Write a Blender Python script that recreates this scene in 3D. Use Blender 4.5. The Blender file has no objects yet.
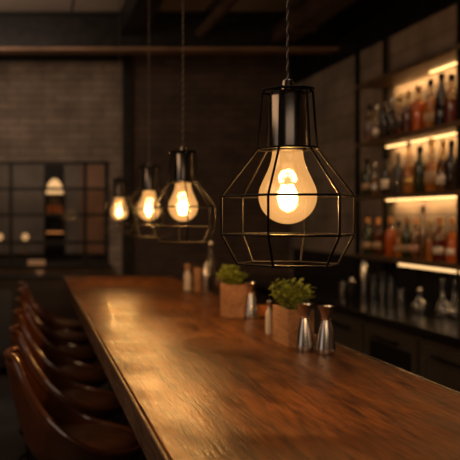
import bpy, bmesh, math, random
from mathutils import Vector, Matrix
random.seed(7)
PI = math.pi
sc = bpy.context.scene
col = sc.collection

# ------------------------------------------------------------------ camera
FPX = 800.0; VX, VY = 31.0, 218.0; EYE = 1.47
cd = bpy.data.cameras.new('camera'); cam = bpy.data.objects.new('camera', cd); col.objects.link(cam)
cam.location = (0, 0, EYE); cam.rotation_euler = (PI/2, 0, 0)
cd.sensor_width = 36; cd.sensor_fit = 'HORIZONTAL'; cd.lens = 36*FPX/460
cd.shift_x = (230-VX)/460; cd.shift_y = -(230-VY)/460
cd.clip_start = 0.05; cd.clip_end = 60
cd.dof.use_dof = True; cd.dof.focus_distance = 1.80; cd.dof.aperture_fstop = 3.6; cd.dof.aperture_blades = 0
sc.camera = cam
# ------------------------------------------------------------------ world, area lights, exposure
w = bpy.data.worlds.new('dim_room_air'); sc.world = w; w.use_nodes = True
bg = w.node_tree.nodes['Background']; bg.inputs[0].default_value = (0.85, 0.72, 0.62, 1); bg.inputs[1].default_value = 0.0045
sc.view_settings.view_transform = 'Standard'; sc.view_settings.look = 'None'
sc.view_settings.exposure = 0.0; sc.view_settings.gamma = 1.0; sc.view_settings.use_curve_mapping = False
def area(name, loc, rot, size, power, color, size_y=None):
    l = bpy.data.lights.new(name, 'AREA'); l.energy = power; l.color = color; l.size = size
    if size_y: l.shape = 'RECTANGLE'; l.size_y = size_y
    o = bpy.data.objects.new(name, l); col.objects.link(o); o.location = loc; o.rotation_euler = rot
    return o
area('left_fill', (-2.9, 1.6, 1.9), (math.radians(90), 0, math.radians(-90)), 1.6, 6, (1.0, 0.86, 0.74), 2.0)  # unseen soft source added at left, gives the lamp sleeve something to reflect
area('room_fill', (0.4, -1.1, 2.5), (math.radians(75), 0, 0), 2.6, 13, (1.0, 0.74, 0.52), 1.0)  # broad warm fill added behind the camera, no fixture modelled
area('back_wall_fill', (-0.6, 5.6, 2.75), (math.radians(70), 0, math.radians(-12)), 1.5, 18, (1.0, 0.76, 0.56), .4)  # added to brighten the back wall brick, no lamp hangs here
area('aisle_fill', (1.3, 3.2, 3.1), (0, math.radians(-45), 0), .5, 9, (1.0, 0.74, 0.55), 3.0)  # invented overhead fill aimed at the back bar side
area('stool_side_fill', (-1.3, 2.2, 2.5), (0, math.radians(-38), 0), .7, 14, (1.0, 0.62, 0.34), 1.8)  # warm fill added at left so stools and sleeve catch light
area('far_room_fill', (-0.2, 9.7, 3.1), (math.radians(25), 0, 0), 1.6, 26.0, (1.0, 0.74, 0.52))  # unseen fill added to brighten the room behind the glass
PENDANT_W = 16
SHELF_W = 3.0

# ------------------------------------------------------------------ materials
def new_mat(name):
    m = bpy.data.materials.new(name); m.use_nodes = True
    nt = m.node_tree; b = nt.nodes['Principled BSDF']
    return m, nt, b
def pbr(name, color, rough=0.5, metal=0.0, trans=0.0, ior=1.45, coat=0.0, emit=None, es=0.0, var=0.0, scale=20, bump=0.0, spec=0.5):
    m, nt, b = new_mat(name)
    b.inputs['Base Color'].default_value = (*color, 1); b.inputs['Roughness'].default_value = rough
    b.inputs['Metallic'].default_value = metal; b.inputs['Transmission Weight'].default_value = trans
    b.inputs['IOR'].default_value = ior; b.inputs['Coat Weight'].default_value = coat
    b.inputs['Specular IOR Level'].default_value = spec
    if emit: b.inputs['Emission Color'].default_value = (*emit, 1); b.inputs['Emission Strength'].default_value = es
    if var or bump:
        tc = nt.nodes.new('ShaderNodeTexCoord'); n = nt.nodes.new('ShaderNodeTexNoise')
        n.inputs['Scale'].default_value = scale; n.inputs['Detail'].default_value = 5
        nt.links.new(tc.outputs['Object'], n.inputs['Vector'])
        if var:
            r = nt.nodes.new('ShaderNodeValToRGB')
            r.color_ramp.elements[0].position = 0.3; r.color_ramp.elements[1].position = 0.7
            r.color_ramp.elements[0].color = (*[c*(1-var) for c in color], 1)
            r.color_ramp.elements[1].color = (*[min(1, c*(1+var)) for c in color], 1)
            nt.links.new(n.outputs['Fac'], r.inputs['Fac']); nt.links.new(r.outputs['Color'], b.inputs['Base Color'])
        if bump:
            bp = nt.nodes.new('ShaderNodeBump'); bp.inputs['Strength'].default_value = bump; bp.inputs['Distance'].default_value = 0.01
            nt.links.new(n.outputs['Fac'], bp.inputs['Height']); nt.links.new(bp.outputs['Normal'], b.inputs['Normal'])
    return m
def wood(name, dark, light, axis='Y', grain=14, rough=(0.28, 0.5), bump=0.25, wear=0.0, spec=0.4):
    m, nt, b = new_mat(name); N = nt.nodes.new; L = nt.links.new
    b.inputs['Specular IOR Level'].default_value = spec
    tc = N('ShaderNodeTexCoord'); mp = N('ShaderNodeMapping')
    s = [grain]*3; s['XYZ'.index(axis)] = grain*0.09
    mp.inputs['Scale'].default_value = s
    L(tc.outputs['Object'], mp.inputs['Vector'])
    n1 = N('ShaderNodeTexNoise'); n1.inputs['Scale'].default_value = 1.0; n1.inputs['Detail'].default_value = 8
    n1.inputs['Roughness'].default_value = 0.65; n1.inputs['Distortion'].default_value = 1.6
    L(mp.outputs[0], n1.inputs['Vector'])
    n2 = N('ShaderNodeTexNoise'); n2.inputs['Scale'].default_value = 7.0; n2.inputs['Detail'].default_value = 6
    n2.inputs['Distortion'].default_value = 0.5; L(mp.outputs[0], n2.inputs['Vector'])
    mx = N('ShaderNodeMix'); mx.data_type = 'FLOAT'; mx.inputs[0].default_value = 0.4
    L(n1.outputs['Fac'], mx.inputs[2]); L(n2.outputs['Fac'], mx.inputs[3])
    r = N('ShaderNodeValToRGB'); r.color_ramp.elements[0].position = 0.38; r.color_ramp.elements[1].position = 0.64
    r.color_ramp.elements[0].color = (*dark, 1); r.color_ramp.elements[1].color = (*light, 1)
    L(mx.outputs[0], r.inputs['Fac'])
    n3 = N('ShaderNodeTexNoise'); n3.inputs['Scale'].default_value = 5; n3.inputs['Detail'].default_value = 7
    n3.inputs['Roughness'].default_value = 0.7
    L(tc.outputs['Object'], n3.inputs['Vector'])
    mr = N('ShaderNodeMapRange'); mr.inputs[1].default_value = 0.35; mr.inputs[2].default_value = 0.65
    mr.inputs[3].default_value = rough[0]; mr.inputs[4].default_value = rough[1]
    L(n3.outputs['Fac'], mr.inputs[0]); L(mr.outputs[0], b.inputs['Roughness'])
    cm = N('ShaderNodeMix'); cm.data_type = 'RGBA'; cm.blend_type = 'MULTIPLY'
    cm.inputs[0].default_value = 0.5 if wear else 0.25
    L(r.outputs['Color'], cm.inputs[6])
    r2 = N('ShaderNodeValToRGB'); r2.color_ramp.elements[0].position = 0.35; r2.color_ramp.elements[1].position = 0.6
    r2.color_ramp.elements[0].color = (.45, .4, .38, 1); r2.color_ramp.elements[1].color = (1.15, 1.1, 1.05, 1)
    L(n3.outputs['Fac'], r2.inputs['Fac']); L(r2.outputs['Color'], cm.inputs[7]); L(cm.outputs[2], b.inputs['Base Color'])
    bp = N('ShaderNodeBump'); bp.inputs['Strength'].default_value = bump; bp.inputs['Distance'].default_value = 0.004
    L(mx.outputs[0], bp.inputs['Height']); L(bp.outputs['Normal'], b.inputs['Normal'])
    return m
def brick(name, c1, c2, mortar, plane='XZ', sc_=1.0, rough=0.8):
    m, nt, b = new_mat(name); N = nt.nodes.new; L = nt.links.new
    tc = N('ShaderNodeTexCoord'); sp = N('ShaderNodeSeparateXYZ'); cb = N('ShaderNodeCombineXYZ')
    L(tc.outputs['Object'], sp.inputs[0])
    L(sp.outputs['XYZ'.index(plane[0])], cb.inputs[0]); L(sp.outputs['XYZ'.index(plane[1])], cb.inputs[1])
    n = N('ShaderNodeTexNoise'); n.inputs['Scale'].default_value = 4; n.inputs['Detail'].default_value = 8
    L(tc.outputs['Object'], n.inputs['Vector'])
    bt = N('ShaderNodeTexBrick'); bt.inputs['Scale'].default_value = 1.0
    bt.inputs['Brick Width'].default_value = 0.24*sc_; bt.inputs['Row Height'].default_value = 0.075*sc_
    bt.inputs['Mortar Size'].default_value = 0.008; bt.inputs['Mortar Smooth'].default_value = 0.4
    bt.inputs['Color1'].default_value = (*c1, 1); bt.inputs['Color2'].default_value = (*c2, 1); bt.inputs['Mortar'].default_value = (*mortar, 1)
    L(cb.outputs[0], bt.inputs['Vector'])
    mx = N('ShaderNodeMix'); mx.data_type = 'RGBA'; mx.blend_type = 'MULTIPLY'; mx.inputs[0].default_value = 0.7
    r = N('ShaderNodeValToRGB'); r.color_ramp.elements[0].position = .35; r.color_ramp.elements[1].position = .65
    r.color_ramp.elements[0].color = (.5, .48, .46, 1); r.color_ramp.elements[1].color = (1.1, 1.1, 1.1, 1)
    L(n.outputs['Fac'], r.inputs['Fac'])
    L(bt.outputs['Color'], mx.inputs[6]); L(r.outputs['Color'], mx.inputs[7]); L(mx.outputs[2], b.inputs['Base Color'])
    bp = N('ShaderNodeBump'); bp.inputs['Strength'].default_value = 0.5; bp.inputs['Distance'].default_value = 0.01
    ad = N('ShaderNodeMath'); ad.operation = 'SUBTRACT'; L(n.outputs['Fac'], ad.inputs[0]); L(bt.outputs['Fac'], ad.inputs[1])
    L(ad.outputs[0], bp.inputs['Height']); L(bp.outputs['Normal'], b.inputs['Normal'])
    b.inputs['Roughness'].default_value = rough
    return m
def thin_glass(name, tint=(1, 1, 1), gloss=0.12, fr=0.75):
    m = bpy.data.materials.new(name); m.use_nodes = True; nt = m.node_tree; nt.nodes.clear(); N = nt.nodes.new; L = nt.links.new
    o = N('ShaderNodeOutputMaterial'); mx = N('ShaderNodeMixShader'); t = N('ShaderNodeBsdfTransparent'); g = N('ShaderNodeBsdfGlossy')
    t.inputs[0].default_value = (*tint, 1); g.inputs['Roughness'].default_value = 0.04
    lw = N('ShaderNodeLayerWeight'); lw.inputs[0].default_value = 0.35
    ma = N('ShaderNodeMath'); ma.operation = 'MULTIPLY_ADD'; ma.inputs[1].default_value = fr; ma.inputs[2].default_value = gloss*0.5
    L(lw.outputs['Fresnel'], ma.inputs[0]); L(ma.outputs[0], mx.inputs[0]); L(t.outputs[0], mx.inputs[1]); L(g.outputs[0], mx.inputs[2]); L(mx.outputs[0], o.inputs[0])
    return m
def emitter(name, color, s):
    m = bpy.data.materials.new(name); m.use_nodes = True; nt = m.node_tree; nt.nodes.clear()
    o = nt.nodes.new('ShaderNodeOutputMaterial'); e = nt.nodes.new('ShaderNodeEmission')
    e.inputs[0].default_value = (*color, 1); e.inputs[1].default_value = s; nt.links.new(e.outputs[0], o.inputs[0]); return m
def glow_glass(name, color, s, transp):
    m = bpy.data.materials.new(name); m.use_nodes = True; nt = m.node_tree; nt.nodes.clear(); N = nt.nodes.new; L = nt.links.new
    o = N('ShaderNodeOutputMaterial'); a = N('ShaderNodeAddShader'); a2 = N('ShaderNodeAddShader')
    t = N('ShaderNodeBsdfTransparent'); t.inputs[0].default_value = (*[transp]*3, 1)
    e = N('ShaderNodeEmission'); e.inputs[0].default_value = (*color, 1); e.inputs[1].default_value = s
    g = N('ShaderNodeBsdfGlossy'); g.inputs[0].default_value = (.05, .05, .05, 1); g.inputs['Roughness'].default_value = .08
    L(t.outputs[0], a.inputs[0]); L(e.outputs[0], a.inputs[1]); L(a.outputs[0], a2.inputs[0]); L(g.outputs[0], a2.inputs[1]); L(a2.outputs[0], o.inputs[0])
    return m

M = {}
M['counter'] = wood('dark_oiled_timber', (0.030, 0.0105, 0.004), (0.225, 0.086, 0.020), 'Y', 17, (0.28, 0.48), 0.6, wear=1, spec=0.19)
M['counter_edge'] = wood('timber_edge', (0.05, 0.028, 0.017), (0.16, 0.09, 0.058), 'Y', 30, (0.4, 0.6), 0.4)
M['base_wood'] = wood('dark_panel_wood', (0.015, 0.009, 0.006), (0.035, 0.02, 0.012), 'Z', 10)
M['box_wood'] = wood('planter_wood', (0.20, 0.10, 0.05), (0.52, 0.29, 0.16), 'Y', 26, (0.55, 0.8), 0.5)
M['black_metal'] = pbr('black_metal', (0.004, 0.0035, 0.003), 0.45, 0.0, spec=0.14)
M['satin_black'] = pbr('satin_black_sleeve', (0.13, 0.115, 0.105), 0.22, 1.0)
M['steel'] = pbr('brushed_steel', (0.62, 0.58, 0.54), 0.22, 1.0, var=0.08, scale=60)
M['copper'] = pbr('copper', (0.55, 0.25, 0.12), 0.3, 1.0)
M['leather'] = pbr('brown_leather', (0.085, 0.027, 0.009), 0.28, coat=0.6, var=0.35, scale=9, bump=0.25)
M['leather_seat'] = pbr('worn_leather', (0.11, 0.043, 0.018), 0.40, var=0.3, scale=14, bump=0.3)
M['iron'] = pbr('dark_iron', (0.02, 0.018, 0.017), 0.5, 0.8, var=0.3, scale=12)
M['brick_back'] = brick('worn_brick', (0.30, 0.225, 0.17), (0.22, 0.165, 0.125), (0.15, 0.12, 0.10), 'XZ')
M['brick_dark'] = brick('dark_brick', (0.085, 0.048, 0.030), (0.06, 0.036, 0.024), (0.04, 0.028, 0.02), 'XZ')
M['brick_right'] = brick('grey_block', (0.25, 0.185, 0.13), (0.20, 0.145, 0.105), (0.15, 0.11, 0.085), 'YZ', 2.2)
M['plaster'] = pbr('far_plaster', (0.16, 0.13, 0.11), 0.9, var=0.3, scale=3)
M['warm_plaster'] = pbr('rust_plaster', (0.30, 0.15, 0.08), 0.9, var=0.3, scale=3)
M['floor'] = pbr('stained_concrete', (0.045, 0.038, 0.034), 0.45, var=0.4, scale=2.2, bump=0.1)
M['ceiling'] = pbr('grey_ceiling_board', (0.17, 0.135, 0.11), 0.9, var=0.2, scale=2)
M['stone'] = pbr('black_stone', (0.010, 0.009, 0.0085), 0.13, var=0.5, scale=18)
M['cabinet'] = pbr('charcoal_cabinet', (0.05, 0.046, 0.044), 0.35, 0.0)
M['cab_glass'] = pbr('smoked_door_glass', (0.010, 0.010, 0.011), 0.12)
M['shelf'] = pbr('bronze_shelf', (0.13, 0.085, 0.05), 0.45, 0.5, var=0.3, scale=12)
M['led'] = emitter('warm_led', (1.0, 0.56, 0.20), 3.4)
M['led_front'] = emitter('warm_led_front', (1.0, 0.58, 0.24), 1.5)
M['bulb'] = glow_glass('glowing_bulb_glass', (1.0, 0.46, 0.13), 0.46, 0.6)
M['inner'] = glow_glass('glowing_inner_glass', (1.0, 0.52, 0.18), 0.14, 0.9)
M['inner2'] = glow_glass('soft_inner_glow', (1.0, 0.50, 0.16), 0.055, 0.96)
M['filament'] = emitter('hot_filament', (1.0, 0.70, 0.34), 40)
M['brass'] = pbr('brass_base', (0.5, 0.33, 0.12), 0.3, 1.0)
M['soil'] = pbr('dark_soil', (0.03, 0.02, 0.013), 0.9, bump=0.6, scale=80)
M['leaf'] = pbr('herb_leaf', (0.27, 0.33, 0.035), 0.5, var=0.45, scale=40)
M['stem'] = pbr('herb_stem', (0.10, 0.12, 0.03), 0.6)
M['pane'] = thin_glass('partition_glass', (0.92, 0.9, 0.88), 0.004, 0.04)
M['clear'] = thin_glass('clear_glass', (0.95, 0.94, 0.92), 0.25)
M['lampshade'] = emitter('opal_shade', (1.0, 0.58, 0.24), 1.15)
M['globe'] = emitter('opal_globe', (1.0, 0.55, 0.22), 0.7)
M['cloth'] = pbr('pale_cloth', (0.75, 0.5, 0.32), 0.9)
M['ceramic'] = pbr('pale_ceramic', (0.7, 0.5, 0.36), 0.4)
M['white_metal'] = pbr('white_enamel', (0.62, 0.56, 0.50), 0.35)
M['cord'] = pbr('black_cord', (0.02, 0.018, 0.016), 0.7)
M['cord_pale'] = pbr('grey_cord', (0.20, 0.17, 0.15), 0.6)
M['candle'] = emitter('candle_glow', (1.0, 0.36, 0.08), 0.8)
M['lit_flange'] = pbr('lit_beam_flange', (0.20, 0.11, 0.06), 0.6, 0.2, var=0.3, scale=6)  # light catching the beam's lower flange is put into this brighter brown
M['duct'] = pbr('rusty_duct', (0.07, 0.038, 0.022), 0.5, 0.5, var=0.3, scale=6)

# ------------------------------------------------------------------ builders
class MB:
    def __init__(s): s.bm = bmesh.new()
    def box(s, x0, x1, y0, y1, z0, z1):
        v = [s.bm.verts.new(p) for p in ((x0,y0,z0),(x1,y0,z0),(x1,y1,z0),(x0,y1,z0),(x0,y0,z1),(x1,y0,z1),(x1,y1,z1),(x0,y1,z1))]
        for f in ((0,3,2,1),(4,5,6,7),(0,1,5,4),(1,2,6,5),(2,3,7,6),(3,0,4,7)): s.bm.faces.new([v[i] for i in f])
        return s
    def lathe(s, prof, c=(0,0,0), n=24, cap=True):
        rings = []
        for r, z in prof:
            rings.append([s.bm.verts.new((c[0]+r*math.cos(2*PI*i/n), c[1]+r*math.sin(2*PI*i/n), c[2]+z)) for i in range(n)])
        for a, b in zip(rings, rings[1:]):
            for i in range(n): s.bm.faces.new((a[i], a[(i+1)%n], b[(i+1)%n], b[i]))
        if cap: s.bm.faces.new(rings[0][::-1]); s.bm.faces.new(rings[-1])
        return s
    def tube(s, pts, r, n=8, closed=False):
        pts = [Vector(p) for p in pts]; N = len(pts); rings = []
        for i, p in enumerate(pts):
            if closed: t = (pts[(i+1)%N]-pts[i-1])
            else: t = pts[min(i+1, N-1)]-pts[max(i-1, 0)]
            t.normalize()
            up = Vector((0,0,1)) if abs(t.z) < .9 else Vector((1,0,0))
            a = t.cross(up).normalized(); b = t.cross(a).normalized()
            rr = r[i] if isinstance(r, (list, tuple)) else r
            rings.append([s.bm.verts.new(p+rr*(a*math.cos(2*PI*k/n)+b*math.sin(2*PI*k/n))) for k in range(n)])
        prs = list(zip(rings, rings[1:])) + ([(rings[-1], rings[0])] if closed else [])
        for a, b in prs:
            for k in range(n): s.bm.faces.new((a[k], a[(k+1)%n], b[(k+1)%n], b[k]))
        if not closed: s.bm.faces.new(rings[0][::-1]); s.bm.faces.new(rings[-1])
        return s
    def build(s, name, mat, parent=None, smooth=False, bevel=0, subsurf=0, solid=0):
        bmesh.ops.recalc_face_normals(s.bm, faces=s.bm.faces)
        me = bpy.data.meshes.new(name); s.bm.to_mesh(me); s.bm.free()
        if smooth:
            for p in me.polygons: p.use_smooth = True
        me.materials.append(mat)
        o = bpy.data.objects.new(name, me); col.objects.link(o); o.parent = parent
        if solid: md = o.modifiers.new('thick', 'SOLIDIFY'); md.thickness = solid; md.offset = 0
        if subsurf: md = o.modifiers.new('sub', 'SUBSURF'); md.levels = subsurf; md.render_levels = subsurf
        if bevel:
            md = o.modifiers.new('bev', 'BEVEL'); md.width = bevel; md.segments = 2; md.limit_method = 'ANGLE'
        if smooth and not subsurf:
            for p in me.polygons: p.use_smooth = True
            try: me.set_sharp_from_angle(angle=math.radians(40))
            except Exception: pass
        return o
def tag(o, label, cat, group=None):
    o['label'] = label; o['category'] = cat
    if group: o['group'] = group
    return o
def thing(name, loc, label, cat, group=None, rz=0):
    o = bpy.data.objects.new(name, None); o.empty_display_size = .05; col.objects.link(o); o.location = loc; o.rotation_euler = (0,0,rz)
    return tag(o, label, cat, group)
def struct(name, mb, mat, **k):
    o = mb.build(name, mat, **k); o['kind'] = 'structure'; return o
def copy_tree(o, parent=None):
    c = o.copy(); col.objects.link(c); c.parent = parent
    for ch in list(o.children): copy_tree(ch, c)
    return c
def arc_pts(n, f, t0=0, t1=1): return [f(t0+(t1-t0)*i/n) for i in range(n+1)]

# ------------------------------------------------------------------ the room
struct('floor', MB().box(-3.2, 2.8, -1.2, 11.2, -0.06, 0), M['floor'])
cb = MB()
xs = [-3.2, -1.9, -0.78, 0.34, 1.46, 2.8]; ys = [-1.2, 0.6, 2.2, 3.8, 5.4, 7.0, 8.0]
for i in range(5):
    for j in range(6): cb.box(xs[i]+.012, xs[i+1]-.012, ys[j]+.012, ys[j+1]-.012, 3.2, 3.23)
cb.box(-3.2, 2.8, -1.2, 11.2, 3.23, 3.28)
struct('ceiling', cb, M['ceiling'])
# back wall: brick panel around the opening, darker brick to the right
WB = 8.0
bw = MB()
bw.box(-3.2, 0.91, WB, WB+.2, 2.02, 3.03).box(-3.2, 0.91, WB, WB+.2, 0, 1.00).box(0.78, 0.91, WB, WB+.2, 1.00, 2.02).box(-3.2, -1.5, WB, WB+.2, 1.00, 2.02)
struct('wall_back', bw, M['brick_back'])
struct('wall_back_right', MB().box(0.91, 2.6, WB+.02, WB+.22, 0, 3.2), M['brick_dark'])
struct('trim_1', MB().box(-3.2, 0.91, WB-.02, WB+.2, 3.03, 3.2), M['iron'])
struct('trim_2', MB().box(0.91, 1.0, WB-.05, WB+.02, 0, 3.2), M['iron'])
struct('baseboard_back', MB().box(1.0, 2.6, WB-.0, WB+.02, 0, .12), M['iron'])
struct('wall_right', MB().box(2.6, 2.8, -1.2, 8.22, 0, 2.78), M['brick_right'])
struct('trim_3', MB().box(2.585, 2.8, -1.2, 8.0, 2.78, 3.2), M['iron'])
struct('wall_left', MB().box(-3.2, -3.0, -1.2, 11.2, 0, 3.2), M['brick_back'])
struct('wall_far', MB().box(-3.0, 2.8, 11.0, 11.2, 0, 3.2), M['plaster'])
struct('wall_far_right', MB().box(.68, 1.9, 10.7, 10.99, 0, 3.2), M['warm_plaster'])
# steel window in the partition
wf = MB()
for x in (-1.5, -0.95, -0.20, 0.54, 0.755): wf.box(x-.018, x+.018, WB-.02, WB+.04, 1.0, 2.03)
for z in (1.02, 1.225, 1.50, 1.76, 2.02): wf.box(-1.52, 0.78, WB-.025, WB+.035, z-.015, z+.015)
win = struct('window_1', wf, M['iron'])
MB().box(-1.5, 0.76, WB+.008, WB+.014, 1.02, 2.02).build('pane', M['pane'], win)
MB().box(-1.55, 0.80, WB-.16, WB-.03, 0.985, 1.004).build('sill', M['iron'], win)
# beams and ducts
ib = MB(); ib.box(-3.0, 2.58, 6.70, 6.88, 2.88, 2.90)
struct('trim_4', ib, M['lit_flange'])
struct('trim_6', MB().box(-3.0, 2.58, 6.76, 6.82, 2.90, 3.18).box(-3.0, 2.58, 6.70, 6.88, 3.18, 3.20), M['iron'])
struct('trim_5', MB().box(0.74, 0.94, -1.2, 6.70, 3.0, 3.2), M['iron'], bevel=.008)
p = MB(); p.tube([(1.42, y, 3.02) for y in (-1, 1, 3, 5, 6.69)], .045, 12)
for y in (1.2, 3.2, 5.2): p.box(1.41, 1.43, y, y+.02, 3.05, 3.2)
tag(p.build('ceiling_pipe', M['duct'], smooth=True), 'slim brown pipe running along the ceiling toward the back wall', 'pipe')
p = MB(); p.box(2.02, 2.20, -1, 6.69, 2.94, 3.08)
for y in (0.8, 2.6, 4.4, 6.2): p.box(2.00, 2.22, y, y+.03, 2.92, 3.10).box(2.10, 2.12, y, y+.02, 3.08, 3.2)
tag(p.build('air_duct', M['duct'], bevel=.004), 'rusty rectangular duct hung under the ceiling above the back bar', 'duct')

# ------------------------------------------------------------------ bar counter
CT = 1.05
bar = thing('bar_counter', (0.63, 3.0, 0), 'long dark worn timber bar counter running away under the pendants', 'bar counter')
def local(mb): bmesh.ops.translate(mb.bm, verts=mb.bm.verts, vec=(-0.63, -3.0, 0)); return mb
local(MB().box(0.243, 1.022, 0.45, 5.8, 0.99, CT)).build('counter_top', M['counter'], bar, bevel=.004)
local(MB().box(0.233, 0.243, 0.45, 5.8, 0.982, CT-.002)).build('front_edge', M['counter_edge'], bar, bevel=.003)['label'] = 'lighter bare timber front edge'
local(MB().box(0.26, 1.00, 0.5, 5.75, 0.955, 0.99)).build('sub_frame', M['base_wood'], bar)
local(MB().box(0.56, 0.98, 0.5, 5.72, 0, 0.955)).build('base_panel', M['base_wood'], bar)
local(MB().box(1.022, 1.030, 0.45, 5.8, 1.03, CT+.002)).build('rear_trim', M['steel'], bar, bevel=.002)['label'] = 'thin steel strip along the rear edge'
fr = MB(); fr.tube([(0.47, 0.6, .22), (0.47, 3, .22), (0.47, 5.35, .22)], .02, 12)
for y in (0.9, 2.2, 3.5, 4.8): fr.tube([(0.47, y, .22), (0.565, y, .22)], .012)
local(fr).build('foot_rail', M['brass'], bar, smooth=True)

# ------------------------------------------------------------------ bar stools
def make_stool():
    root = thing('bar_stool', (0.16, 2.76, 0), '', 'stool', 'brown leather bucket stools at the bar')
    n = 48
    def rim(t):
        cx = math.cos(t); sy = math.sin(t)
        X = 0.02*(1) + cx*(0.255 if cx < 0 else 0.22); Y = 0.225*sy*(1.0)
        if cx < 0: X = 0.0 + cx*0.245
        else: X = cx*0.235
        u = max(0.0, (X+0.245)/0.48 - .05*math.exp(-((X+.245)/.06)**2))
        u = max(0.0, u-.035)/.965
        z = .688 + .302*(1-u)**2.9
        return X, Y, z
    sh = MB(); rows = []
    lv = [(0.0, .60, .70), (0.15, .64, .86), (0.4, .70, .93), (0.7, .80, .97), (1.0, 1, 1)]
    m = 9
    for j in range(m):
        v = j/(m-1); ring = []
        for i in range(n):
            t = 2*PI*i/n; X, Y, z = rim(t)
            k = 0.50+0.50*(v**0.62)
            zz = .615 + (z-.615)*v
            kk = k if math.cos(t) > -2 else k
            ring.append(sh.bm.verts.new((X*kk, Y*kk, zz)))
        rows.append(ring)
    for a, b in zip(rows, rows[1:]):
        for i in range(n): sh.bm.faces.new((a[i], a[(i+1)%n], b[(i+1)%n], b[i]))
    sh.bm.faces.new(rows[0][::-1])
    shell = sh.build('backrest', M['leather'], root, smooth=True, solid=.022, subsurf=1)
    pp = MB(); pp.tube([Vector(rim(2*PI*i/64)) + Vector((0,0,.006)) for i in range(64)], .012, 8, closed=True)
    pp.build('piping', M['leather'], shell, smooth=True)
    se = MB(); se.lathe([(.001, .665), (.12, .665), (.160, .668), (.178, .68), (.180, .694), (.17, .706), (.14, .713), (.001, .715)], (0.03, 0, 0), 40)
    se.build('seat', M['leather_seat'], root, smooth=True)
    MB().lathe([(.13, .585), (.14, .59), (.14, .61), (.13, .614)], n=28).build('seat_plate', M['iron'], root, smooth=True)
    for sx in (-1, 1):
        for sy in (-1, 1):
            MB().tube([(sx*.11, sy*.11, .60), (sx*.145, sy*.145, .3), (sx*.18, sy*.18, .0)], [.013, .012, .010], 10).build('leg', M['iron'], root, smooth=True)
    MB().tube([(.222*math.cos(2*PI*i/40), .222*math.sin(2*PI*i/40), .25) for i in range(40)], .009, 8, closed=True).build('foot_ring', M['iron'], root, smooth=True)
    return root
st_lab = ['nearest brown leather bucket stool, lowest and largest in the row at the bar',
 'second nearest brown leather bucket stool in the row along the bar',
 'third nearest brown leather bucket stool in the row along the bar',
 'fourth brown leather bucket stool from the front, third from the far end',
 'next to last brown leather bucket stool in the row toward the back wall',
 'farthest brown leather bucket stool, at the far end of the bar']
s0 = make_stool()
for i in range(6):
    s = s0 if i == 0 else copy_tree(s0)
    s.location = (0.16, 2.80+.60*i, 0); s.rotation_euler.z = math.radians([0, 2, -2, 1, -1, 2][i]); s['label'] = st_lab[i]

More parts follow.
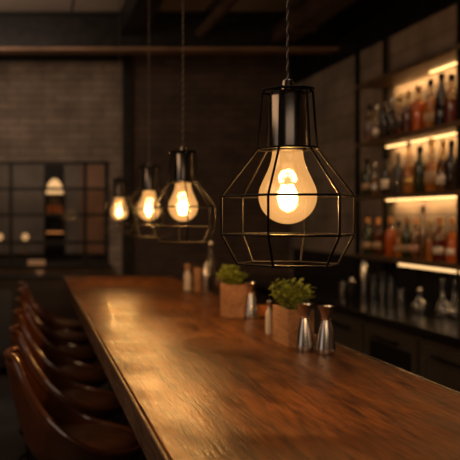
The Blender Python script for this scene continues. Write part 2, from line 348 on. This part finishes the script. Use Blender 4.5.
# ------------------------------------------------------------------ pendants
def make_pendant(S=1.0, CZ=.049):
    # origin = globe centre
    top = 3.2-(EYE+CZ)
    root = thing('pendant_lamp', (0.574, 1.79, EYE+.049), '', 'pendant lamp', 'caged pendant lamps over the bar')
    a0 = math.radians(14.8)
    def P(k, r, z): return (r*math.cos(a0+k*PI/3), r*math.sin(a0+k*PI/3), z)
    zt, zn, zw, zl, zb = .236, .106, 0.0, -.086, -.152
    rt, rn, rw, rl, rb = .056, .065, .146, .146, .111
    wr = .0027
    cg = MB()
    for r, z in ((rt, zt), (rn, zn)):
        cg.tube([(r*math.cos(2*PI*i/40), r*math.sin(2*PI*i/40), z) for i in range(40)], wr, 8, closed=True)
    for r, z in ((rw, zw), (rl, zl), (rb, zb)):
        for k in range(6): cg.tube([P(k, r, z), P(k+1, r, z)], wr, 8)
    for k in range(6):
        pl = [P(k, .012, zt+.004), P(k, rt-.008, zt+.004), P(k, rt, zt-.004), P(k, rn, zn), P(k, rw, zw), P(k, rl, zl), P(k, rb, zb)]
        for a, b in zip(pl, pl[1:]): cg.tube([a, b], wr, 8)
    cg.build('wire_cage', M['black_metal'], root, smooth=True)
    MB().lathe([(.036, .100), (.041, .102), (.0415, .225), (.038, .232), (.016, .238), (.012, .258), (.004, .262)], n=40).build('socket_sleeve', M['satin_black'], root, smooth=True)
    # bulb: globe with neck
    pr = []
    for i in range(0, 19):
        a = -PI/2 + (PI/2+0.42)*i/18
        pr.append((max(.0008, .0625*math.cos(a)), .0625*math.sin(a)))
    pr += [(.0525, .036), (.0475, .047), (.0425, .058), (.0385, .069), (.0355, .080), (.0335, .091), (.0325, .103)]
    bulb = MB().lathe(pr, n=40, cap=False).build('bulb', M['bulb'], root, smooth=True)
    MB().lathe([(.003, -.028), (.004, -.02), (.004, .02), (.006, .03), (.012, .05), (.014, .075)], n=24).build('glass_mount', M['inner'], bulb, smooth=True)
    fm = MB()
    for q in (.052, .043, .034, .025): fm.lathe([(max(.0008, q*math.cos(a)), -.003+q*1.08*math.sin(a)) for a in [-PI/2+PI*i/16 for i in range(17)]], n=28, cap=False)
    fm.build('glow_shells', M['inner2'], bulb, smooth=True)  # nested emissive shells added to shape the bulb's glow gradient
    fl = MB()
    for k in range(4):
        a = k*PI/2+.5; b = a+PI/6
        fl.tube([(.0145*math.cos(a), .0145*math.sin(a), -.026), (.0155*math.cos(a), .0155*math.sin(a), .0), (.0125*math.cos(a), .0125*math.sin(a), .026)], .0010, 6)
    fl.build('filament', M['filament'], bulb)
    # twisted cord
    for o in [c for c in root.children] + list(bulb.children):
        o.data.transform(Matrix.Scale(S, 4))
    L_ = top-.258*S; c1 = MB(); c2 = MB(); n = 260
    for c, ph in ((c1, 0), (c2, PI)):
        c.tube([(.0018*math.cos(ph+i/n*L_*2*PI/.028), .0018*math.sin(ph+i/n*L_*2*PI/.028), .258*S+L_*i/n) for i in range(n+1)], .0017, 6)
    c1.build('cord', M['cord'], root, smooth=True); c2.build('cord', M['cord_pale'], root, smooth=True)
    MB().lathe([(.05, top-.025), (.052, top-.02), (.052, top)], n=28).build('ceiling_cap', M['black_metal'], root, smooth=True)
    l = bpy.data.lights.new('bulb_light', 'POINT'); l.energy = PENDANT_W; l.color = (1.0, 0.47, 0.13); l.shadow_soft_size = .028
    lo = bpy.data.objects.new('bulb_light', l); col.objects.link(lo); lo.parent = root
    return root
pd0 = make_pendant()
pd0['label'] = 'large black wire cage pendant in sharp focus, nearest the camera'; pd0.rotation_euler.z = math.radians(-17.8)
pd1 = make_pendant(.88, .042)
for i, (Y, dz, rz, lab) in enumerate(((3.02, 0, 12, 'second caged pendant lamp from the front, left of the large one'),
        (3.89, 0, 35, 'third caged pendant lamp from the front, between the second and the farthest'),
        (5.2, 0, 10, 'farthest and smallest caged pendant lamp, near the partition window'))):
    o = pd1 if i == 0 else copy_tree(pd1)
    o.location = (0.574, Y, EYE+.042); o.rotation_euler.z = math.radians(rz); o['label'] = lab

# ------------------------------------------------------------------ things on the bar
def on_bar(px, py):                       # point on the counter top
    D = FPX*(EYE-CT)/(py-VY); return ((px-VX)/FPX*D, D)
def make_jigger():
    r = thing('jigger', (0,0,CT), '', 'jigger', 'steel jiggers on the bar')
    MB().lathe([(.001, 0), (.028, 0), (.0295, .004), (.0285, .02), (.020, .075), (.0135, .102), (.0125, .106)], n=32).build('lower_cup', M['steel'], r, smooth=True)
    up = MB(); up.lathe([(.0125, .106), (.0135, .112), (.0215, .142), (.026, .146), (.0265, .149), (.0225, .148), (.012, .116), (.001, .114)], n=32, cap=False)
    up.build('upper_cup', M['steel'], r, smooth=True)
    MB().tube([(.0135*math.cos(2*PI*i/24), .0135*math.sin(2*PI*i/24), .107) for i in range(24)], .0022, 6, closed=True).build('waist_band', M['copper'], r, smooth=True)
    return r
j0 = make_jigger()
for i, (x, y, lab) in enumerate(((326, 354, 'steel hourglass jigger nearest the right end of the foreground pair'),
        (305, 351, 'steel hourglass jigger touching the front planter, left one of the foreground pair'),
        (251, 319, 'steel hourglass jigger standing in front of the rear planter'))):
    o = j0 if i == 0 else copy_tree(j0)
    X, D = on_bar(x, y); o.location = (X, D+(.0 if i else 0), CT); o['label'] = lab; o.scale = (1, 1, [1, 1, 1.02][i])
def make_planter(loc, w_, d_, h, label, seed, pw, ph):
    rnd = random.Random(seed)
    r = thing('potted_herb', loc, label, 'potted plant', 'herbs in wooden boxes on the bar')
    t = .009; b = MB()
    b.box(0, w_, 0, t, 0, h).box(0, w_, d_-t, d_, 0, h).box(0, t, t, d_-t, 0, h).box(w_-t, w_, t, d_-t, 0, h).box(t, w_-t, t, d_-t, 0, t)
    b.build('wooden_box', M['box_wood'], r, bevel=.0015)
    MB().box(t, w_-t, t, d_-t, t, h-.014).build('soil', M['soil'], r)
    st = MB(); lf = MB()
    cx, cy = w_/2-.006, d_/2
    for k in range(60):
        a = rnd.uniform(0, 2*PI); q = math.sqrt(rnd.random())
        bx, by = cx+(w_/2-.02)*q*math.cos(a), cy+(d_/2-.02)*q*math.sin(a)
        tx, ty, tz = cx+pw*q*math.cos(a), cy+pw*1.05*q*math.sin(a), h-.005+ph*(1-.45*q*q)*rnd.uniform(.55, 1.15)
        pts = [Vector((bx, by, h-.018)), Vector((bx*.6+tx*.4, by*.6+ty*.4, h+(tz-h)*.5)), Vector((tx, ty, tz))]
        st.tube(pts, [.0014, .0011, .0007], 5)
        for m in range(9):
            u = .25+.75*m/8
            p = pts[0].lerp(pts[1], u*2) if u < .5 else pts[1].lerp(pts[2], u*2-1)
            az = rnd.uniform(0, 2*PI); el = rnd.uniform(-.1, .9); L_ = rnd.uniform(.013, .026); wd = L_*.28
            d = Vector((math.cos(az)*math.cos(el), math.sin(az)*math.cos(el), math.sin(el)))
            sd = d.cross(Vector((0,0,1))).normalized(); nn = sd.cross(d).normalized()
            q0 = p; q1 = p+d*L_*.35+sd*wd+nn*.001; q2 = p+d*L_*.35-sd*wd+nn*.001; q3 = p+d*L_*.7+sd*wd*.8; q4 = p+d*L_*.7-sd*wd*.8; q5 = p+d*L_-nn*.003
            m0 = p+d*L_*.5-nn*.0022
            v = [lf.bm.verts.new(c) for c in (q0, q1, q3, q5, q4, q2, m0)]
            for f in ((0,1,6), (1,2,6), (2,3,6), (3,4,6), (4,5,6), (5,0,6)): lf.bm.faces.new([v[i] for i in f])
    st.build('stems', M['stem'], r); lf.build('foliage', M['leaf'], r, solid=.0005)
    return r
D1 = 800*.42/(347.7-VY)
make_planter(((288-VX)/800*D1, D1, CT), .085, .165, .122, 'green herb in a wooden box just behind the foreground jiggers', 3, .080, .098)
D2 = 800*.42/(318-VY)
make_planter(((227-VX)/800*D2, D2, CT), .086, .12, .138, 'green herb in a wooden box farther down the bar, rear of two', 5, .060, .085)
def small_bottle(name, px, py, prof, mat, lab, cat, capprof=None, capmat=None, capname='cap', grp=None):
    X, D = on_bar(px, py); r = thing(name, (X, D, CT), lab, cat, grp)
    MB().lathe(prof, n=24).build('body', mat, r, smooth=True)
    if capprof: MB().lathe(capprof, n=24).build(capname, capmat, r, smooth=True)
    return r
small_bottle('salt_shaker', 269.3, 334, [(.001,0),(.0125,0),(.0135,.004),(.0135,.07),(.011,.082),(.007,.09),(.007,.10)], M['white_metal'],
    'slender white shaker with steel top beside the front planter', 'shaker', [(.009,.10),(.0105,.102),(.0105,.118),(.006,.123),(.001,.124)], M['steel'])
X, D = on_bar(262, 317.5); v = thing('votive_candle', (X+.005, D, CT), 'small amber votive candle glowing between jigger and planter', 'candle')
MB().lathe([(.001,0),(.02,0),(.024,.006),(.026,.05),(.0245,.052),(.0225,.012),(.001,.010)], n=28, cap=False).build('holder', pbr('amber_votive', (.5,.2,.06), .25, trans=.5), v, smooth=True)
MB().lathe([(.001,.012),(.02,.012),(.0215,.042),(.001,.043)], n=24, cap=False).build('wax', M['candle'], v, smooth=True)
small_bottle('pepper_mill', 187.5, 290, [(.001,0),(.022,0),(.023,.006),(.021,.05),(.022,.085),(.014,.105),(.0125,.115)], M['white_metal'],
    'pale rounded pepper mill with wooden head, leftmost of the far bar items', 'mill', [(.012,.115),(.019,.122),(.021,.135),(.017,.15),(.001,.155)], M['box_wood'], 'head')
small_bottle('wooden_canister', 197.8, 291.5, [(.001,0),(.023,0),(.024,.003),(.024,.135),(.022,.139)], M['box_wood'],
    'slim light wooden canister between pepper mill and steel shaker', 'canister', [(.024,.139),(.025,.141),(.025,.155),(.022,.158),(.001,.159)], M['base_wood'], 'lid')
small_bottle('cocktail_shaker', 206, 294, [(.001,0),(.019,0),(.022,.01),(.024,.09),(.0235,.12),(.018,.135)], M['steel'],
    'steel cocktail shaker right of the wooden canister', 'shaker', [(.018,.135),(.017,.15),(.010,.16),(.009,.175),(.001,.178)], M['steel'])
small_bottle('swing_bottle', 210.5, 289, [(.001,0),(.028,0),(.030,.01),(.030,.15),(.022,.18),(.011,.20),(.010,.25)], pbr('grey_bottle', (.05,.04,.035), .15, coat=.5),
    'tall dark slim bottle with steel cap behind the cocktail shaker', 'bottle', [(.012,.25),(.013,.252),(.013,.28),(.010,.284),(.001,.285)], M['steel'])
small_bottle('oil_bottle', 218, 290, [(.001,0),(.018,0),(.02,.008),(.02,.06),(.01,.08),(.008,.10)], pbr('brown_bottle', (.08,.035,.015), .15, coat=.5),
    'short dark brown bottle just left of the rear planter', 'bottle', [(.009,.10),(.010,.101),(.010,.115),(.001,.117)], M['black_metal'])

# ------------------------------------------------------------------ back bar
BZ = .92
bb = thing('back_bar_worktop', (2.27, 4.8, 0), 'glossy black stone worktop under the bottle shelves', 'worktop')
MB().box(-.32, .325, -3.0, 3.1, .88, BZ).build('slab', M['stone'], bb, bevel=.004)
MB().box(.315, .328, -3.0, 3.1, BZ, 1.17).build('dark_back_panel', M['cab_glass'], bb, bevel=.002)  # dark sheet added to darken the wall below the lowest shelf
def cabinet(y0, y1, lab, glass):
    r = thing('back_bar_fridge' if glass else 'back_bar_cabinet', (2.3, (y0+y1)/2, 0), lab, 'fridge' if glass else 'cabinet')
    h = (y1-y0)/2-.004
    MB().box(-.28, .29, -h, h, .06, .878).box(-.22, .28, -h+.02, h-.02, 0, .06).build('body', M['cabinet'], r, bevel=.002)
    d = MB(); y_ = h-.012
    d.box(-.31, -.282, -y_, y_, .09, .15).box(-.31, -.282, -y_, y_, .76, .84).box(-.31, -.282, -y_, -y_+.05, .15, .76).box(-.31, -.282, y_-.05, y_, .15, .76)
    dd = d.build('door', M['cabinet'], r, bevel=.002)
    MB().box(-.30, -.286, -y_+.05, y_-.05, .15, .76).build('door_panel', M['cab_glass'] if glass else M['cabinet'], dd)
    hd = MB(); hd.box(-.345, -.335, -.14, .14, .785, .80).box(-.336, -.308, -.12, -.11, .788, .797).box(-.336, -.308, .11, .12, .788, .797)
    hd.build('handle', M['iron'], dd, bevel=.002)
cabinet(4.80, 5.42, 'charcoal cabinet with framed door, left of the smoked glass fridge', False)
cabinet(4.12, 4.79, 'black under-counter fridge with wide smoked glass door below the decanter', True)
cabinet(3.45, 4.11, 'charcoal cabinet under the right end of the worktop, at the photo edge', False)
cabinet(5.43, 6.30, 'charcoal cabinet at the far end of the back bar', False)

# shelving
SF, SB = 2.35, 2.56
SZ = [2.424, 2.003, 1.623, 1.209]
su = thing('bottle_shelving', (2.45, 4.4, 0), 'tall black steel shelving with lit bottle shelves on the right wall', 'shelving')
def sl(mb): bmesh.ops.translate(mb.bm, verts=mb.bm.verts, vec=(-2.45, -4.4, 0)); return mb
for y in (3.0, 4.40, 5.785):
    sl(MB().box(SF-.003, SF+.025, y-.014, y+.014, BZ, 2.77)).build('post', M['black_metal'], su, bevel=.002)
    sl(MB().box(SB-.012, SB+.012, y-.014, y+.014, BZ, 2.77)).build('post', M['black_metal'], su, bevel=.002)
for k, z in enumerate(SZ):
    s = MB(); s.box(SF-.004, SF+.012, 2.99, 5.80, z-.026, z+.004).box(SF+.012, SB+.02, 2.99, 5.80, z-.018, z)
    sh = sl(s).build('shelf', M['shelf'], su, bevel=.001)
    if k < 3:
        s = MB(); s.box(SB-.02, SB-.010, 3.05, 5.1 if k == 0 else 5.72, z-.032, z-.0215)
    else:
        s = MB(); s.box(SF+.000, SF+.010, 3.05, 5.12, z-.045, z-.027)
    sl(s).build('light_strip', M['led'] if k < 3 else M['led_front'], sh)
    l = bpy.data.lights.new('strip_light', 'AREA'); l.shape = 'RECTANGLE'; l.size = .012; l.size_y = 2.6
    l.energy = SHELF_W*(2.0 if k < 3 else 0.3); l.color = (1.0, .60, .25)
    lo = bpy.data.objects.new('strip_light', l); col.objects.link(lo); lo.parent = sh
    lo.location = ((SB-.012 if k < 3 else SF+.03)-2.45, 4.4-4.4, z-.034 if k < 3 else z-.05); lo.rotation_euler = (0, math.radians(-35 if k < 3 else 0), 0)

# bottles
def glassmat(name, c, tr): return pbr(name, c, .06, trans=tr, ior=1.35, coat=.3)
BG = {'clear': thin_glass('bottle_glass', (.88, .76, .58), .13), 'dark': pbr('dark_glass', (.018, .010, .007), .08, coat=.5), 'green': pbr('dark_green_glass', (.018, .026, .008), .08, coat=.5),
      'blue': pbr('smoky_glass', (.04, .04, .045), .1, coat=.5)}
def liq(name, c): return pbr(name, c, .12, trans=.35, ior=1.3)
G = {'amber': liq('amber_spirit', (.95, .30, .04)), 'gold': liq('golden_spirit', (.80, .42, .10)), 'red': liq('red_spirit', (.26, .025, .012)), 'brown': liq('brown_spirit', (.20, .050, .012)), 'clear': liq('pale_spirit', (.30, .18, .08))}
LM = {'white': pbr('white_paper_label', (.72, .64, .54), .6), 'cream': pbr('cream_paper_label', (.42, .28, .17), .7), 'black': pbr('black_paper_label', (.03, .025, .02), .6),
      'gold': pbr('gold_foil_label', (.7, .45, .15), .35, .8), 'silver': pbr('silver_foil_label', (.75, .75, .75), .3, .9), 'pink': pbr('dusty_pink_label', (.55, .3, .25), .7), 'none': None}
CM = {'orange': pbr('cork_orange_cap', (.75, .36, .12), .5), 'black': M['black_metal'], 'gold': M['brass'], 'brown': pbr('brown_cap', (.28, .12, .05), .5), 'silver': M['steel']}
def bprof(kind, R, H):
    if kind == 'tall': return [(.001,0),(R*.93,0),(R,.006),(R,H*.56),(R*.93,H*.62),(R*.55,H*.69),(R*.38,H*.74),(R*.36,H*.93)]
    if kind == 'squat': return [(.001,0),(R*.9,0),(R,.008),(R*1.0,H*.55),(R*.95,H*.62),(R*.6,H*.70),(R*.36,H*.73),(R*.34,H*.90)]
    if kind == 'slope': return [(.001,0),(R*.95,0),(R,.006),(R*.96,H*.40),(R*.78,H*.55),(R*.45,H*.72),(R*.34,H*.80),(R*.32,H*.93)]
    if kind == 'bulb': return [(.001,0),(R*.75,0),(R*.86,.01),(R,H*.22),(R*.97,H*.38),(R*.7,H*.52),(R*.36,H*.62),(R*.32,H*.92)]
def bottle(px, row, kind, H, R, g, lm, cm, lab, Xc=2.405):
    D = FPX*Xc/(px-VX); D = min(D, 5.725)
    r = thing('bottle', (Xc, D, SZ[row]), lab, 'bottle', ['', 'bottles on the upper lit shelf', 'bottles on the middle lit shelf', 'bottles on the lowest lit shelf'][row], rz=random.uniform(0, 1))
    pr = bprof(kind, R, H)
    if g in BG and g != 'clear': MB().lathe(pr, n=20).build('glass', BG[g], r, smooth=True)
    else:
        MB().lathe(pr, n=20).build('glass', BG['clear'], r, smooth=True)
        fill = H*random.uniform(.48, .62) if g != 'amber' else H*.66
        lp = [(max(.0008, a-.003), max(b, .006)) for a, b in pr if b < fill]
        lp += [(lp[-1][0]*.92, fill), (.001, fill+.0002)]
        MB().lathe(lp, n=20).build('liquid', G[g], r, smooth=True)
    nr, nz = pr[-1]
    MB().lathe([(nr*1.12, nz-.018), (nr*1.25, nz-.016), (nr*1.25, H-.003), (nr*1.0, H), (.001, H)], n=16).build('cap', CM[cm], r, smooth=True)
    if LM[lm]:
        lb = random.uniform(.14, .20); lt = random.uniform(.34, .40) if kind != 'slope' else .33
        pl = MB(); n_ = 12; aw = random.uniform(.75, 1.0); ca = math.radians(222)-r.rotation_euler.z
        vs = [[pl.bm.verts.new(((R+.0012)*math.cos(ca+aw*(2*i/n_-1)), (R+.0012)*math.sin(ca+aw*(2*i/n_-1)), H*t)) for i in range(n_+1)] for t in (lb, lt)]
        for i in range(n_): pl.bm.faces.new((vs[0][i], vs[0][i+1], vs[1][i+1], vs[1][i]))
        pl.build('paper_label', LM[lm], r, smooth=True, solid=.0008)
rows = {
 1: [(369.6,'tall',.270,.033,'brown','none','black','dark amber tall bottle, leftmost on the upper lit shelf'),
     (377,'slope',.255,.030,'clear','white','silver','clear sloping bottle with pale label, second from left on upper lit shelf'),
     (385,'tall',.300,.034,'dark','none','black','tall near-black bottle third from left on the upper lit shelf'),
     (392.5,'squat',.262,.034,'dark','black','silver','squat dark bottle with silver cap, fourth from left on upper lit shelf'),
     (400,'squat',.268,.034,'brown','black','gold','brown squat bottle with gold cap, fifth from left on upper lit shelf'),
     (408.5,'squat',.272,.034,'brown','none','gold','plain brown squat bottle directly left of the bright amber bottle'),
     (418.5,'tall',.285,.040,'amber','none','brown','bright orange-amber bottle, the boldest on the upper lit shelf'),
     (430.5,'slope',.300,.038,'gold','cream','black','golden sloping bottle with cream label right of the bright amber one'),
     (441.5,'slope',.315,.040,'dark','none','black','dark sloping long-necked bottle, second from right on upper lit shelf'),
     (451.5,'tall',.29,.035,'red','none','black','red-brown bottle at the right end of the upper lit shelf')],
 2: [(366.5,'tall',.270,.034,'green','cream','black','dark green bottle with cream label, leftmost on the middle lit shelf'),
     (375,'slope',.235,.028,'clear','silver','silver','short clear bottle with silver label, second on the middle lit shelf'),
     (386,'tall',.285,.034,'dark','white','black','black bottle with white label, third from left on middle lit shelf'),
     (398.5,'squat',.275,.034,'blue','none','silver','smoky grey bottle with silver cap, fourth on the middle lit shelf'),
     (409,'slope',.330,.036,'gold','gold','silver','tall pale golden bottle with gold label near middle of middle shelf'),
     (420,'tall',.290,.036,'green','none','black','olive green bottle right of the tall pale golden one'),
     (431.5,'bulb',.325,.042,'gold','cream','gold','golden round-bodied decanter-like bottle on the middle lit shelf'),
     (443,'slope',.300,.036,'clear','white','gold','clear bottle with white label and gold cap near shelf right end'),
     (451.5,'tall',.290,.034,'dark','none','black','dark brown bottle at the right end of the middle lit shelf')],
 3: [(368,'tall',.262,.036,'green','cream','orange','dark green bottle with orange cap, leftmost on the lowest lit shelf'),
     (378,'squat',.262,.036,'brown','cream','orange','brown squat bottle with cream label, second on the lowest lit shelf'),
     (390.5,'squat',.270,.036,'amber','none','orange','amber bottle with orange cap, third on the lowest lit shelf'),
     (398.8,'slope',.240,.030,'gold','cream','black','short golden bottle with black cap, fourth on the lowest lit shelf'),
     (407.3,'tall',.262,.034,'green','cream','brown','dark green bottle with brown cap in the middle of the lowest shelf'),
     (416,'tall',.262,.032,'clear','pink','orange','clear bottle with dusty pink label on the lowest lit shelf'),
     (423.2,'slope',.335,.026,'clear','none','black','tallest clear slim bottle with black cap on the lowest lit shelf'),
     (430,'slope',.245,.026,'gold','none','gold','small golden bottle between the tallest clear one and the red one'),
     (440,'squat',.265,.040,'red','white','orange','deep red bottle with white label and orange cap on the lowest shelf'),
     (452,'slope',.262,.034,'amber','white','orange','amber bottle with white label at right end of the lowest shelf')]}
for row, lst in rows.items():
    Ds = [min(FPX*2.405/(b[0]-VX), 5.725) for b in lst]
    for i, b in enumerate(lst):
        gap = min([abs(Ds[i]-Ds[j]) for j in (i-1, i+1) if 0 <= j < len(lst)])
        px, kind, H, R, g, lm, cm, lab = b
        bottle(px, row, kind, H, min(R, gap/2-.002), g, lm, cm, lab)

# glassware on the worktop
def at_back(px, py):
    D = FPX*(EYE-BZ)/(py-VY); return ((px-VX)/FPX*D, D)
def ware(name, px, py, parts, lab, cat, grp=None):
    X, D = at_back(px, py); r = thing(name, (X, D, BZ), lab, cat, grp)
    for nm, prof, mat, cap in parts: MB().lathe(prof, n=24, cap=cap).build(nm, mat, r, smooth=True)
ware('steel_flask', 364, 296.5, [('body', [(.001,0),(.025,0),(.027,.005),(.027,.205),(.020,.225),(.015,.235)], M['steel'], True), ('cap', [(.013,.235),(.015,.237),(.015,.255),(.001,.257)], M['steel'], True)],
     'tall polished steel flask at left end under the lowest shelf', 'flask')
CAR = [(.001,0),(.035,0),(.038,.008),(.036,.03),(.022,.075),(.012,.11),(.011,.19),(.017,.215)]
tg = lambda h, r: [(.001,0),(r*.85,0),(r*.9,.004),(r,h),(r-.002,h),(r*.9-.003,.008),(.001,.008)]
ware('tall_glass', 374, 298, [('glass', tg(.17, .030), M['clear'], False)], 'tall clear highball glass just right of the steel flask', 'glass', 'tall glasses under the lowest shelf')
ware('tall_glass', 382.5, 299.5, [('glass', tg(.18, .031), M['clear'], False)], 'tall clear highball glass, middle of the three', 'glass', 'tall glasses under the lowest shelf')
ware('tall_glass', 391, 300.5, [('glass', tg(.165, .030), M['clear'], False)], 'tall clear highball glass, rightmost of three, left of the tumbler', 'glass', 'tall glasses under the lowest shelf')
ware('tumbler', 401, 303, [('glass', tg(.095, .038), M['clear'], False)], 'short clear tumbler right of the tall glasses', 'glass')
ware('decanter', 420, 311.5, [('glass', [(.001,0),(.034,0),(.048,.012),(.052,.035),(.040,.06),(.016,.075),(.013,.095),(.018,.10)], M['clear'], False), ('stopper', [(.010,.10),(.012,.105),(.018,.118),(.016,.132),(.001,.138)], M['steel'], True)],
     'small round decanter with knobbed stopper in the middle of the worktop', 'decanter')
ware('carafe', 443, 316.5, [('glass', [(.001,0),(.035,0),(.042,.01),(.044,.035),(.030,.075),(.013,.11),(.011,.19),(.018,.215)], M['clear'], False)], 'clear long-necked carafe right of the decanter', 'carafe', 'long-necked carafes')
ware('carafe', 455, 317.5, [('glass', [(.001,0),(.035,0),(.042,.01),(.044,.035),(.030,.075),(.013,.11),(.011,.19),(.018,.215)], M['clear'], False)], 'clear long-necked carafe at the right photo edge', 'carafe', 'long-necked carafes')
ware('steel_cup', 343, 298, [('cup', [(.001,0),(.022,0),(.024,.004),(.03,.11),(.028,.11),(.022,.008),(.001,.008)], M['steel'], False)], 'small steel cup at the far left of the worktop', 'cup')
ware('steel_canister', 351.5, 299, [('body', [(.001,0),(.028,0),(.03,.005),(.03,.10),(.024,.115)], M['iron'], True), ('lid', [(.024,.115),(.026,.118),(.012,.135),(.010,.145),(.001,.148)], M['steel'], True)],
     'dark canister with steel lid beside the small steel cup', 'canister')

# ------------------------------------------------------------------ window ledge and far room
cr = thing('sideboard', (0.1, 7.62, 0), 'low black sideboard under the partition window', 'sideboard')
MB().box(-1.3, .62, -.2, .2, .08, .90).build('body', M['base_wood'], cr, bevel=.004)
MB().box(-1.32, .64, -.21, .21, .90, .93).build('top', M['iron'], cr, bevel=.003)
for x in (-1.2, -.4, .1, .55): MB().box(x-.02, x+.02, -.16, -.12, 0, .08).build('leg', M['iron'], cr)
MB().box(-.42, -.28, -.205, -.198, .2, .8).build('door', M['cabinet'], cr)
nb = MB(); nb.box(-.035, .145, -.05, .04, 0, .018).box(-.03, .14, -.048, .038, .0185, .036).box(-.033, .142, -.049, .036, .0365, .052)
o = nb.build('folded_napkins', M['cloth'], bevel=.006); o.location = (0, 7.905, 1.004); tag(o, 'pale stack of folded napkins on the window sill', 'napkins')
o = MB().lathe([(.001,0),(.025,0),(.028,.006),(.048,.035),(.05,.042),(.047,.04),(.025,.01),(.001,.008)], n=24, cap=False).build('bowl', M['ceramic'], smooth=True)
o.location = (.085, 7.55, .93); tag(o, 'small pale bowl on the black sideboard under the window', 'bowl')
tw = thing('shelf_tower', (.275, 9.2, 0), 'tall dark shelf tower beyond the partition glass', 'shelving')
MB().box(-.125, .115, .10, .13, 0, 2.3).build('back_panel', M['iron'], tw)
for x in (-.125, .10): MB().box(x, x+.016, -.14, .10, 0, 1.735).build('side_panel', M['iron'], tw)
for z in (.5, .9, 1.13, 1.32, 1.50, 1.72): MB().box(-.109, .10, -.14, .10, z, z+.016).build('shelf', M['iron'], tw)
MB().box(-.10, .09, -.138, -.13, 1.325-.028, 1.325-.007).build('light_strip', emitter('tower_led', (1.0, .36, .10), .5), tw)
la_scale = .9
la = thing('table_lamp', (.27, 9.16, 1.736), 'glowing white dome lamp on top of the dark shelf tower', 'lamp')
MB().lathe([(.001,0),(.04,0),(.04,.01),(.012,.016),(.010,.05)], n=20).build('base', M['brass'], la, smooth=True)
MB().lathe([(.108,.015),(.11,.02),(.105,.06),(.085,.13),(.05,.18),(.02,.20),(.001,.203)], n=32, cap=False).build('lamp_shade', M['lampshade'], la, smooth=True)
la.scale = (la_scale,)*3
for i, (x, c) in enumerate(((-.07, 'a'), (0.0, 'b'), (.06, 'c'))):
    o = MB().lathe([(.001,0),(.024,0),(.026,.005),(.026,.06),(.014,.075),(.013,.10),(.001,.101)], n=16).build('amber_jar', pbr('amber_jar_'+c, (.75, .25, .06), .3), smooth=True)
    o.location = (.275+x, 9.13, 1.516); tag(o, ['leftmost amber jar on the tower shelf under the dome lamp', 'middle amber jar on the tower shelf under the dome lamp', 'rightmost amber jar on the tower shelf under the dome lamp'][i], 'jar', 'amber jars in the shelf tower')
l = bpy.data.lights.new('tower_light', 'POINT'); l.energy = .35; l.color = (1, .5, .2); l.shadow_soft_size = .02
lo = bpy.data.objects.new('tower_light', l); col.objects.link(lo); lo.parent = tw; lo.location = (0, -.05, 1.66)
fb = thing('far_cabinet', (-.2, 9.85, 0), 'long dark cabinet in the room behind the glass', 'cabinet')
MB().box(-1.4, 1.25, -.2, .2, .05, 1.0).build('body', M['cabinet'], fb, bevel=.004)
MB().box(-1.42, 1.27, -.21, .21, 1.0, 1.03).build('top', M['iron'], fb)
MB().box(-1.3, 1.15, -.16, .16, 0, .05).build('plinth', M['iron'], fb)
def globe(x, lab):
    r = thing('globe_lamp', (x, 9.78, 1.03), lab, 'lamp', 'globe lamps on the far cabinet')
    MB().lathe([(.001,0),(.045,0),(.045,.012),(.01,.02),(.008,.17)], n=20).build('base', M['brass'], r, smooth=True)
    MB().lathe([(max(.001, .043*math.cos(a)), .210+.043*math.sin(a)) for a in [-PI/2+PI*i/16 for i in range(17)]], n=24, cap=False).build('globe', M['globe'], r, smooth=True)
globe(-.07, 'small glowing globe lamp behind the partition glass, left of the tower')
globe(-.385, 'small glowing globe lamp at the left edge of the photo')
